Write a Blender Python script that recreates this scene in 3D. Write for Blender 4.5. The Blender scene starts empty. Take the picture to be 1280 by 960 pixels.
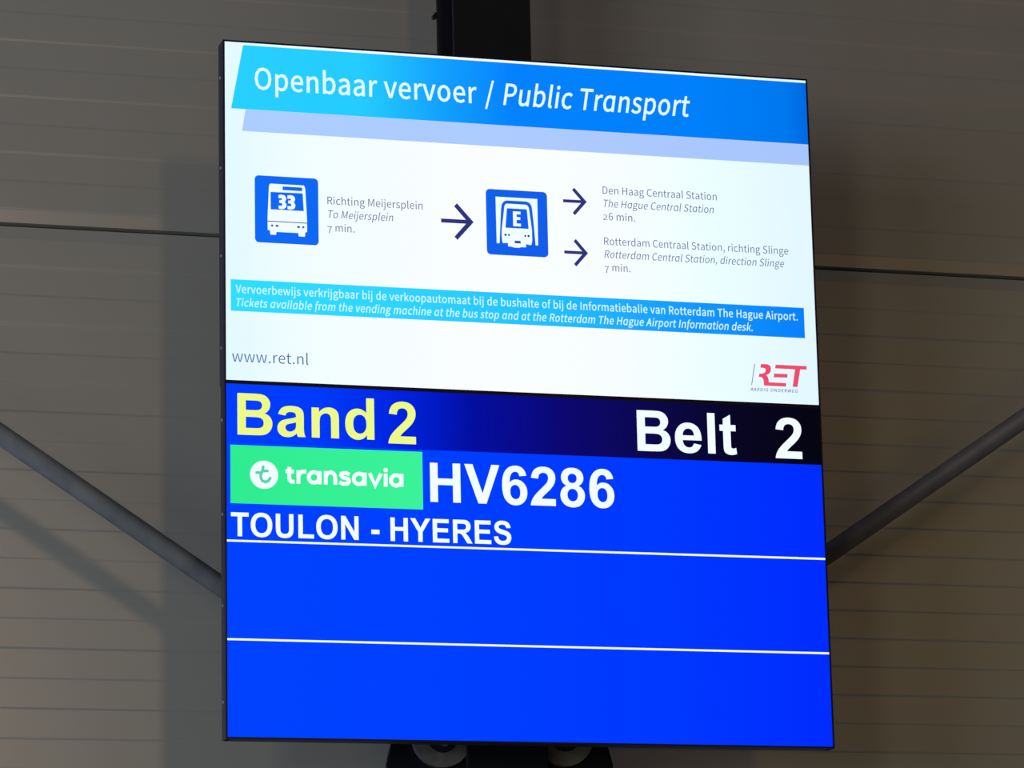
import bpy, bmesh, math, random
from mathutils import Vector, Matrix

# ------------------------------------------------------------------ camera
scn = bpy.context.scene
col = scn.collection
EYE = 3.0                                    # height of the displays' shared centre above the floor
cd = bpy.data.cameras.new('camera')
cam = bpy.data.objects.new('camera', cd); col.objects.link(cam)
cd.sensor_fit = 'HORIZONTAL'; cd.sensor_width = 36.0
cd.lens = 4672.79 / 1280 * 36.0
cd.clip_start = 0.1; cd.clip_end = 200
_R = [[0.9614510489716542, 0.02160402376650221, -0.27412615086562275],
      [0.041792413212101545, 0.9738467399684725, 0.22332917689072188],
      [0.2717816672058929, -0.22617646475677963, 0.9354030853920199]]
def _w(v):                                   # camera-convention axes (x right, y down, z ahead) to the room's axes
    return Vector((v[0], v[2], -v[1]))
ax, ay, az = _w(_R[0]), -_w(_R[1]), -_w(_R[2])
cam.matrix_world = Matrix(((ax.x, ay.x, az.x, -1.70451), (ax.y, ay.y, az.y, -5.76674),
                           (ax.z, ay.z, az.z, EYE - 1.37778), (0, 0, 0, 1)))
scn.camera = cam

# ------------------------------------------------------------------ light and exposure
scn.view_settings.view_transform = 'Standard'
scn.view_settings.look = 'None'
scn.view_settings.exposure = 0.0
scn.view_settings.gamma = 1.0
scn.view_settings.use_curve_mapping = False
world = bpy.data.worlds.new('hall_ambience'); scn.world = world
world.use_nodes = True
bg = world.node_tree.nodes['Background']
bg.inputs[0].default_value = (0.80, 0.86, 1.0, 1); bg.inputs[1].default_value = 0.002

def area(name, loc, target, sx, sy, power, color):
    d = bpy.data.lights.new(name, 'AREA'); d.shape = 'RECTANGLE'; d.size = sx; d.size_y = sy
    d.energy = power; d.color = color
    o = bpy.data.objects.new(name, d); col.objects.link(o); o.location = loc
    o.rotation_euler = (Vector(target) - Vector(loc)).to_track_quat('-Z', 'Y').to_euler()
    return o
# warm lamp far out in the hall, low bluish daylight from the glass front and a side window, added fills on the right and off the floor
area('warm_hall_lamp_light', (-0.85, -9.5, 3.75), (-0.2, 0.6, 3.0), 0.28, 0.5, 28.5, (1.0, 0.72, 0.38))
area('front_left_daylight', (-3.0, -6.6, 2.3), (0.3, 0.6, 3.0), 0.5, 1.2, 23.2, (1.0, 0.91, 0.74))  # narrow unseen source, read from the brace's cast shadow
area('glass_front_daylight', (-5.6, -6.0, 2.6), (0.3, 0.6, 3.0), 3.0, 2.2, 86.0, (1.0, 1.0, 0.98))
area('side_window_daylight', (-5.2, -0.9, 3.0), (0.0, 0.6, 3.2), 1.8, 2.6, 38.4, (0.23, 0.44, 1.0))  # unseen window on the left, power and colour fitted
area('added_warm_fill_right', (4.5, -8.0, 4.5), (0.3, 0.6, 3.0), 3.0, 2.0, 5.0, (1.0, 0.52, 0.05))  # added unseen fill, fitted to the wall's tones
area('floor_bounce', (-2.5, -4.0, 0.5), (-1.0, 0.6, 3.0), 3.0, 1.5, 7.3, (0.76, 1.0, 0.68))  # added area light standing in for floor bounce

# ------------------------------------------------------------------ helpers
def lin(c):
    c = c / 255.0
    return c / 12.92 if c <= 0.04045 else ((c + 0.055) / 1.055) ** 2.4
def rgb(r, g, b): return (lin(r), lin(g), lin(b), 1.0)

def tag(o, label=None, cat=None, group=None, kind=None):
    for k, v in (('label', label), ('category', cat), ('group', group), ('kind', kind)):
        if v: o[k] = v
    return o
def empty(name, loc, label=None, cat=None, group=None, parent=None):
    o = bpy.data.objects.new(name, None); col.objects.link(o); o.location = loc
    o.empty_display_size = 0.05
    if parent: o.parent = parent
    return tag(o, label, cat, group)
def link(name, me, mat, parent=None, loc=(0, 0, 0)):
    o = bpy.data.objects.new(name, me); col.objects.link(o)
    if mat and not me.materials: me.materials.append(mat)
    o.location = loc
    if parent: o.parent = parent
    return o
def finish(bm, name, mat, parent=None, loc=(0, 0, 0), smooth=False, label=None):
    bmesh.ops.recalc_face_normals(bm, faces=bm.faces)
    me = bpy.data.meshes.new(name); bm.to_mesh(me); bm.free()
    if smooth:
        for p in me.polygons: p.use_smooth = True
    o = link(name, me, mat, parent, loc)
    return tag(o, label)
def box(bm, x0, x1, y0, y1, z0, z1, bev=0):
    v = [bm.verts.new((x, y, z)) for x in (x0, x1) for y in (y0, y1) for z in (z0, z1)]
    f = [bm.faces.new([v[i] for i in q]) for q in ((0,1,3,2),(4,6,7,5),(0,4,5,1),(2,3,7,6),(0,2,6,4),(1,5,7,3))]
    if bev:
        es = {e for q in f for e in q.edges}
        bmesh.ops.bevel(bm, geom=list(es), offset=bev, segments=2, affect='EDGES', profile=0.6)
def cyl(bm, p, q, r, n=24, r2=None, caps=True):
    p, q = Vector(p), Vector(q); d = (q - p).normalized()
    a = d.orthogonal().normalized(); b = d.cross(a); r2 = r if r2 is None else r2
    A = [bm.verts.new(p + (a*math.cos(t) + b*math.sin(t))*r) for t in (2*math.pi*i/n for i in range(n))]
    B = [bm.verts.new(q + (a*math.cos(t) + b*math.sin(t))*r2) for t in (2*math.pi*i/n for i in range(n))]
    for i in range(n): bm.faces.new((A[i], A[(i+1) % n], B[(i+1) % n], B[i]))
    if caps: bm.faces.new(A[::-1]); bm.faces.new(B)
def prism(bm, pts, y0, y1):                   # pts in x,z
    A = [bm.verts.new((x, y0, z)) for x, z in pts]; B = [bm.verts.new((x, y1, z)) for x, z in pts]
    n = len(pts)
    for i in range(n): bm.faces.new((A[i], A[(i+1) % n], B[(i+1) % n], B[i]))
    bm.faces.new(A[::-1]); bm.faces.new(B)

# ------------------------------------------------------------------ materials
def principled(name, c, rough=0.5, metal=0.0, noise=None, bump=0.0, scale=20, spec=0.5):
    m = bpy.data.materials.new(name); m.use_nodes = True
    nt = m.node_tree; b = nt.nodes['Principled BSDF']
    b.inputs['Base Color'].default_value = c; b.inputs['Roughness'].default_value = rough
    b.inputs['Metallic'].default_value = metal; b.inputs['Specular IOR Level'].default_value = spec
    if noise or bump:
        tc = nt.nodes.new('ShaderNodeTexCoord'); nz = nt.nodes.new('ShaderNodeTexNoise')
        nz.inputs['Scale'].default_value = scale; nz.inputs['Detail'].default_value = 6
        nt.links.new(tc.outputs['Object'], nz.inputs['Vector'])
        if noise:
            rp = nt.nodes.new('ShaderNodeValToRGB')
            rp.color_ramp.elements[0].color = c; rp.color_ramp.elements[1].color = noise
            rp.color_ramp.elements[0].position = 0.35; rp.color_ramp.elements[1].position = 0.68
            nt.links.new(nz.outputs['Fac'], rp.inputs['Fac']); nt.links.new(rp.outputs['Color'], b.inputs['Base Color'])
        if bump:
            bp = nt.nodes.new('ShaderNodeBump'); bp.inputs['Strength'].default_value = bump
            bp.inputs['Distance'].default_value = 0.002
            nt.links.new(nz.outputs['Fac'], bp.inputs['Height']); nt.links.new(bp.outputs['Normal'], b.inputs['Normal'])
    return m
def glow(name, stops, strength=1.0, axis=0):
    """A lit screen colour; stops = [(x in metres across the screen, colour)] gives a gradient across it."""
    m = bpy.data.materials.new(name); m.use_nodes = True
    nt = m.node_tree; nt.nodes.clear()
    out = nt.nodes.new('ShaderNodeOutputMaterial'); em = nt.nodes.new('ShaderNodeEmission')
    em.inputs['Strength'].default_value = strength
    nt.links.new(em.outputs[0], out.inputs[0])
    if len(stops) == 1:
        em.inputs['Color'].default_value = stops[0][1]
        return m
    tc = nt.nodes.new('ShaderNodeTexCoord'); sx = nt.nodes.new('ShaderNodeSeparateXYZ')
    mr = nt.nodes.new('ShaderNodeMapRange')
    mr.inputs['From Min'].default_value = -0.51; mr.inputs['From Max'].default_value = 0.51
    rp = nt.nodes.new('ShaderNodeValToRGB'); rp.color_ramp.interpolation = 'LINEAR'
    el = rp.color_ramp.elements
    while len(el) > 1: el.remove(el[0])
    first = True
    for x, c in stops:
        p = (x + 0.51) / 1.02
        if first: el[0].position = p; el[0].color = c; first = False
        else: e = el.new(p); e.color = c
    nt.links.new(tc.outputs['Object'], sx.inputs[0]); nt.links.new(sx.outputs[axis], mr.inputs['Value'])
    nt.links.new(mr.outputs[0], rp.inputs['Fac']); nt.links.new(rp.outputs[0], em.inputs['Color'])
    return m

M = dict(
    panel=principled('wall_panel_coating', rgb(205, 203, 198), 0.30, 0.28, noise=rgb(209, 207, 203), bump=0.015, scale=3, spec=0.5),
    seam=principled('panel_seam_rubber', rgb(28, 26, 24), 0.8),
    plastic=principled('glow_tinted_black_plastic', rgb(16, 17, 48), 0.45, bump=0.05, scale=300),  # navy tint puts the screens' glow on the bezel into the colour
    casing=principled('charcoal_metal_casing', rgb(56, 56, 76), 0.5, 0.3, bump=0.04, scale=200),
    steel=principled('black_painted_steel', rgb(8, 11, 24), 0.6, noise=rgb(12, 15, 30), bump=0.12, scale=30),
    galvshade=principled('shaded_galvanised_steel', rgb(112, 106, 110), 0.6, 0.3, noise=rgb(124, 118, 122), bump=0.25, scale=26),  # darker copy of the galvanised steel; right brace's shade is in the colour
    galv=principled('galvanised_steel', rgb(178, 192, 222), 0.5, 0.15, noise=rgb(205, 214, 236), bump=0.25, scale=26),  # bluish light on the left brace is put into the colour
    zinc=principled('worn_zinc_plate', rgb(165, 150, 140), 0.55, 0.3, noise=rgb(178, 174, 172), bump=0.3, scale=45),
    floor=principled('polished_concrete', rgb(120, 118, 112), 0.35, noise=rgb(138, 136, 130), bump=0.05, scale=4),
    ceil=principled('ceiling_metal_sheet', rgb(120, 120, 118), 0.6, noise=rgb(128, 128, 126), scale=5),
    # picture content of the two screens
    white=glow('screen_white', [(-0.509, rgb(226, 250, 255)), (-0.40, rgb(240, 253, 255)), (-0.1, rgb(251, 254, 255)),
                                (0.15, rgb(248, 254, 255)), (0.36, rgb(234, 254, 255)), (0.509, rgb(226, 247, 255))]),
    header=glow('screen_header_blue', [(-0.50, rgb(40, 208, 255)), (-0.28, rgb(36, 204, 255)), (-0.14, rgb(18, 160, 255)),
                                       (-0.02, rgb(4, 130, 255)), (0.30, rgb(0, 128, 252)), (0.47, rgb(0, 120, 238)), (0.509, rgb(0, 104, 225))]),
    shade=glow('screen_lavender', [(-0.48, rgb(172, 206, 255)), (0.0, rgb(173, 203, 255)), (0.5, rgb(168, 198, 252))]),
    notice=glow('screen_notice_blue', [(-0.50, rgb(48, 222, 255)), (-0.2, rgb(44, 212, 255)), (0.05, rgb(34, 190, 255)),
                                       (0.3, rgb(18, 150, 255)), (0.49, rgb(8, 128, 252))]),
    head=glow('screen_heading_white', [(0, rgb(226, 250, 255))]),
    bar=glow('screen_notice_text', [(0, rgb(205, 248, 255))]),
    grey=glow('screen_grey_text', [(0, rgb(86, 100, 152))]),
    web=glow('screen_blue_text', [(0, rgb(62, 104, 176))]),
    motto=glow('screen_motto_text', [(0, rgb(84, 112, 164))]),
    arrow=glow('screen_navy_arrow', [(0, rgb(48, 52, 124))]),
    icon=glow('screen_icon_blue', [(-0.45, rgb(14, 106, 246)), (0.1, rgb(18, 92, 232))]),
    iconwhite=glow('screen_icon_white', [(0, rgb(240, 254, 255))]),
    lamp=glow('screen_icon_dark_blue', [(0, rgb(40, 70, 150))]),
    red=glow('screen_logo_red', [(0, rgb(238, 76, 112))]),
    plum=glow('screen_logo_plum', [(0, rgb(140, 100, 150))]),
    blue=glow('screen_royal_blue', [(-0.509, rgb(0, 66, 255)), (-0.2, rgb(0, 64, 255)), (0.2, rgb(0, 56, 255)), (0.509, rgb(0, 44, 255))]),  # darkening to the right is viewing-angle falloff put into the colour
    bluebar=glow('screen_blue_to_black', [(-0.509, rgb(0, 62, 255)), (-0.36, rgb(0, 58, 250)), (-0.22, rgb(0, 34, 222)), (-0.10, rgb(4, 14, 160)),
                                          (0.06, rgb(12, 8, 112)), (0.22, rgb(12, 8, 72)), (0.36, rgb(8, 6, 34)), (0.5, rgb(6, 5, 18))]),
    yellow=glow('screen_yellow', [(0, rgb(238, 250, 136))]),
    white2=glow('screen_text_white', [(0, rgb(243, 254, 255))]),
    green=glow('screen_green', [(-0.509, rgb(46, 236, 144)), (-0.17, rgb(60, 243, 154))]),
    teal=glow('screen_teal', [(0, rgb(84, 214, 168))]),
)

# measured layout of the screens (metres from the shared centre)
TEXT_UPPER = [
    ('heading_text', 'Openbaar vervoer', 's', 0, 12, -0.45904, -0.0795, 0.49706, 0.03673, 'head', 'header_band'),
    ('heading_slash', '/', 's', 0, 10, -0.06556, -0.04887, 0.49768, 0.03736, 'head', 'header_band'),
    ('heading_text', 'Public Transport', 's', 1, 12, -0.0338, 0.29766, 0.4978, 0.03714, 'head', 'header_band'),
    ('text_line', 'Richting Meijersplein', 's', 0, -3, -0.33809, -0.17637, 0.30677, 0.01326, 'grey', None),
    ('text_line', 'To Meijersplein', 's', 1, -3, -0.33699, -0.22697, 0.2837, 0.01297, 'grey', None),
    ('text_line', '7 min.', 's', 0, -3, -0.33858, -0.29309, 0.26088, 0.01295, 'grey', None),
    ('text_line', 'Den Haag Centraal Station', 's', 0, -3, 0.13722, 0.33975, 0.35208, 0.01317, 'grey', None),
    ('text_line', 'The Hague Central Station', 's', 1, -3, 0.13813, 0.33376, 0.32915, 0.013, 'grey', None),
    ('text_line', '26 min.', 's', 0, -3, 0.13678, 0.19304, 0.30659, 0.01298, 'grey', None),
    ('text_line', 'Rotterdam Centraal Station, richting Slinge', 's', 0, -3, 0.13724, 0.46516, 0.26341, 0.01308, 'grey', None),
    ('text_line', 'Rotterdam Central Station, direction Slinge', 's', 1, -3, 0.13702, 0.45673, 0.24083, 0.01292, 'grey', None),
    ('text_line', '7 min.', 's', 0, -3, 0.13693, 0.18202, 0.21795, 0.0129, 'grey', None),
    ('text_line', 'Vervoerbewijs verkrijgbaar bij de verkoopautomaat bij de bushalte of bij de Informatiebalie van Rotterdam The Hague Airport.', 's', 0, 14, -0.49299, 0.47748, 0.14871, 0.01342, 'bar', 'ticket_notice_bar'),
    ('text_line', 'Tickets available from the vending machine at the bus stop and at the Rotterdam The Hague Airport Information desk.', 's', 1, 14, -0.4919, 0.39577, 0.12633, 0.01327, 'bar', 'ticket_notice_bar'),
    ('web_address', 'www.ret.nl', 's', 0, -4, -0.49922, -0.37275, 0.03374, 0.01863, 'web', None),
    ('logo_motto', 'AARDIG ONDERWEG', 's', 1, 12, 0.38728, 0.47226, 0.02287, 0.00525, 'motto', 'company_logo'),
]
TEXT_LOWER = [
    ('belt_heading', 'Band', 'a', 0, 0, -0.49088, -0.26398, -0.08681, 0.06872, 'yellow', 'heading_bar'),
    ('belt_number', '2', 'a', 0, 0, -0.24087, -0.19423, -0.09172, 0.07028, 'yellow', 'heading_bar'),
    ('belt_heading', 'Belt', 'a', 0, 0, 0.18534, 0.3598, -0.08782, 0.06918, 'white', 'heading_bar'),
    ('belt_number', '2', 'a', 0, 0, 0.42807, 0.47583, -0.09135, 0.07018, 'white', 'heading_bar'),
    ('flight_number', 'HV6286', 'a', 0, 0, -0.17159, 0.14255, -0.18633, 0.06519, 'white', None),
    ('destination_text', 'TOULON - HYERES', 'a', 0, 0, -0.50228, -0.03599, -0.25321, 0.03883, 'white', None),
]
HEADER_BAND = [(-0.47811, 0.57166), (0.50914, 0.57111), (0.50819, 0.46121), (-0.49879, 0.46137)]
SHADE_BAND = [(-0.47442, 0.4613), (0.50818, 0.46106), (0.50866, 0.42381), (-0.48065, 0.42359)]
NOTICE_BAR = [(-0.50068, 0.17128), (0.48966, 0.17123), (0.48873, 0.11795), (-0.50093, 0.11872)]
BUS_SQUARE = [(-0.46008, 0.34929), (-0.35343, 0.34972), (-0.35351, 0.23571), (-0.45998, 0.2358)]
METRO_SQUARE = [(-0.06699, 0.34901), (0.03952, 0.34922), (0.03866, 0.23605), (-0.06755, 0.23608)]
ARROW_BIG = [(-0.14515, 0.28988), (-0.08919, 0.28997), (-0.1199, 0.31831), (-0.12016, 0.2606)]
ARROW_A = [(0.06714, 0.33591), (0.10865, 0.3362), (0.08523, 0.35773), (0.08533, 0.31398)]
ARROW_B = [(0.06695, 0.24709), (0.10846, 0.24708), (0.08567, 0.26859), (0.08535, 0.2251)]
LOWER_BAR = [(-0.50873, -0.00293), (0.51063, -0.0003), (0.51061, -0.09782), (-0.50642, -0.10291)]
GREEN_PANEL = [(-0.50275, -0.10396), (-0.18378, -0.10377), (-0.18431, -0.19962), (-0.50281, -0.19965)]
ROW_LINE_A = [(-0.50815, -0.25611), (0.51068, -0.26179), (0.51053, -0.26519), (-0.50816, -0.2595)]
ROW_LINE_B = [(-0.50847, -0.41585), (0.51103, -0.42074), (0.51088, -0.4241), (-0.50849, -0.41919)]
LOGO_SLASH = [(0.39653, 0.06964), (0.39783, 0.0697), (0.3908, 0.03264), (0.38949, 0.03259)]
LOGO_R = [(0.40818, 0.06987), (0.41824, 0.07012), (0.42271, 0.06886), (0.42542, 0.06605), (0.42595, 0.06169), (0.42455, 0.05676), (0.4216, 0.05342), (0.41698, 0.05088), (0.4194, 0.04846), (0.42091, 0.04346), (0.42103, 0.03889), (0.4522, 0.03868), (0.45145, 0.03261), (0.41226, 0.03288), (0.41219, 0.03871), (0.41101, 0.04449), (0.4083, 0.04729), (0.4033, 0.04756), (0.40451, 0.05296), (0.41056, 0.05352), (0.41413, 0.05514), (0.41628, 0.05864), (0.41591, 0.06193), (0.41295, 0.06336), (0.40693, 0.06348)]
LOGO_BAR = [(0.43119, 0.05442), (0.45536, 0.0545), (0.4544, 0.04832), (0.42992, 0.04774)]
LOGO_T = [(0.43432, 0.06986), (0.49033, 0.0699), (0.48956, 0.06371), (0.47823, 0.06351), (0.47212, 0.03281), (0.46355, 0.03284), (0.46883, 0.06329), (0.43326, 0.06348)]
WORDMARK_STROKES = [[(-0.40584, -0.137), (-0.40636, -0.15431), (-0.40553, -0.15897), (-0.40209, -0.16131), (-0.39739, -0.16114)], [(-0.41246, -0.14416), (-0.39824, -0.14439)], [(-0.39103, -0.14203), (-0.39123, -0.16426)], [(-0.391, -0.15252), (-0.38897, -0.14689), (-0.38461, -0.14389), (-0.37816, -0.14366)], [(-0.35678, -0.15254), (-0.35702, -0.15447), (-0.35768, -0.15632), (-0.35874, -0.158), (-0.36013, -0.15942), (-0.36178, -0.16051), (-0.36363, -0.16121), (-0.36556, -0.1615), (-0.36749, -0.16135), (-0.36932, -0.16078), (-0.37096, -0.1598), (-0.37232, -0.15848), (-0.37334, -0.15688), (-0.37396, -0.15507), (-0.37416, -0.15316), (-0.37393, -0.15122), (-0.37327, -0.14937), (-0.37222, -0.14769), (-0.37083, -0.14627), (-0.36917, -0.14518), (-0.36733, -0.14448), (-0.36539, -0.14419), (-0.36346, -0.14434), (-0.36163, -0.14491), (-0.35999, -0.14588), (-0.35863, -0.1472), (-0.35761, -0.14881), (-0.35698, -0.15062), (-0.35678, -0.15254)], [(-0.35593, -0.14199), (-0.35616, -0.16389)], [(-0.34586, -0.14163), (-0.3461, -0.1639)], [(-0.34585, -0.15215), (-0.3443, -0.14714), (-0.34054, -0.14428), (-0.3368, -0.1434), (-0.33308, -0.14488), (-0.33101, -0.14852), (-0.33031, -0.15283), (-0.33018, -0.16371)], [(-0.30651, -0.1464), (-0.31022, -0.14405), (-0.31521, -0.14361), (-0.31959, -0.14501), (-0.32062, -0.14815), (-0.31841, -0.15092), (-0.31281, -0.1522), (-0.30872, -0.15392), (-0.30726, -0.15721), (-0.30955, -0.16076), (-0.3148, -0.16194), (-0.31977, -0.16112), (-0.32348, -0.15902)], [(-0.28198, -0.15235), (-0.28223, -0.15429), (-0.2829, -0.15615), (-0.28396, -0.15783), (-0.28536, -0.15925), (-0.28704, -0.16035), (-0.28889, -0.16105), (-0.29084, -0.16134), (-0.29279, -0.16119), (-0.29463, -0.16061), (-0.29627, -0.15964), (-0.29764, -0.15831), (-0.29866, -0.1567), (-0.29928, -0.15489), (-0.29948, -0.15297), (-0.29923, -0.15103), (-0.29856, -0.14917), (-0.2975, -0.14749), (-0.2961, -0.14606), (-0.29443, -0.14497), (-0.29257, -0.14426), (-0.29062, -0.14397), (-0.28868, -0.14412), (-0.28684, -0.14469), (-0.28519, -0.14567), (-0.28382, -0.147), (-0.2828, -0.14861), (-0.28218, -0.15042), (-0.28198, -0.15235)], [(-0.28109, -0.14176), (-0.28138, -0.16373)], [(-0.27297, -0.14234), (-0.26385, -0.16262), (-0.25393, -0.14265)], [(-0.24603, -0.14236), (-0.24634, -0.16412)], [(-0.24619, -0.1364)], [(-0.21981, -0.15262), (-0.22006, -0.15457), (-0.22074, -0.15643), (-0.22181, -0.15812), (-0.22322, -0.15955), (-0.22491, -0.16064), (-0.22678, -0.16135), (-0.22874, -0.16164), (-0.23069, -0.16149), (-0.23254, -0.16091), (-0.23419, -0.15993), (-0.23556, -0.1586), (-0.23659, -0.15699), (-0.23721, -0.15517), (-0.2374, -0.15324), (-0.23715, -0.1513), (-0.23647, -0.14944), (-0.2354, -0.14775), (-0.23399, -0.14632), (-0.23231, -0.14522), (-0.23044, -0.14451), (-0.22848, -0.14422), (-0.22652, -0.14437), (-0.22467, -0.14495), (-0.22302, -0.14592), (-0.22164, -0.14725), (-0.22062, -0.14887), (-0.22, -0.15069), (-0.21981, -0.15262)], [(-0.21939, -0.14165), (-0.21972, -0.16319)]]
ROUNDEL_T = [[(-0.44906, -0.13821), (-0.44984, -0.14354), (-0.45134, -0.14705), (-0.45309, -0.15105), (-0.45312, -0.15659), (-0.45069, -0.16143), (-0.44554, -0.16334), (-0.44059, -0.16107), (-0.43761, -0.15666)], [(-0.46021, -0.14835), (-0.45196, -0.14805)], [(-0.4501, -0.14552), (-0.44208, -0.14499)]]
ROUNDEL_CENTRE = (-0.44767, -0.15147); ROUNDEL_RADIUS = 0.02318
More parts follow.
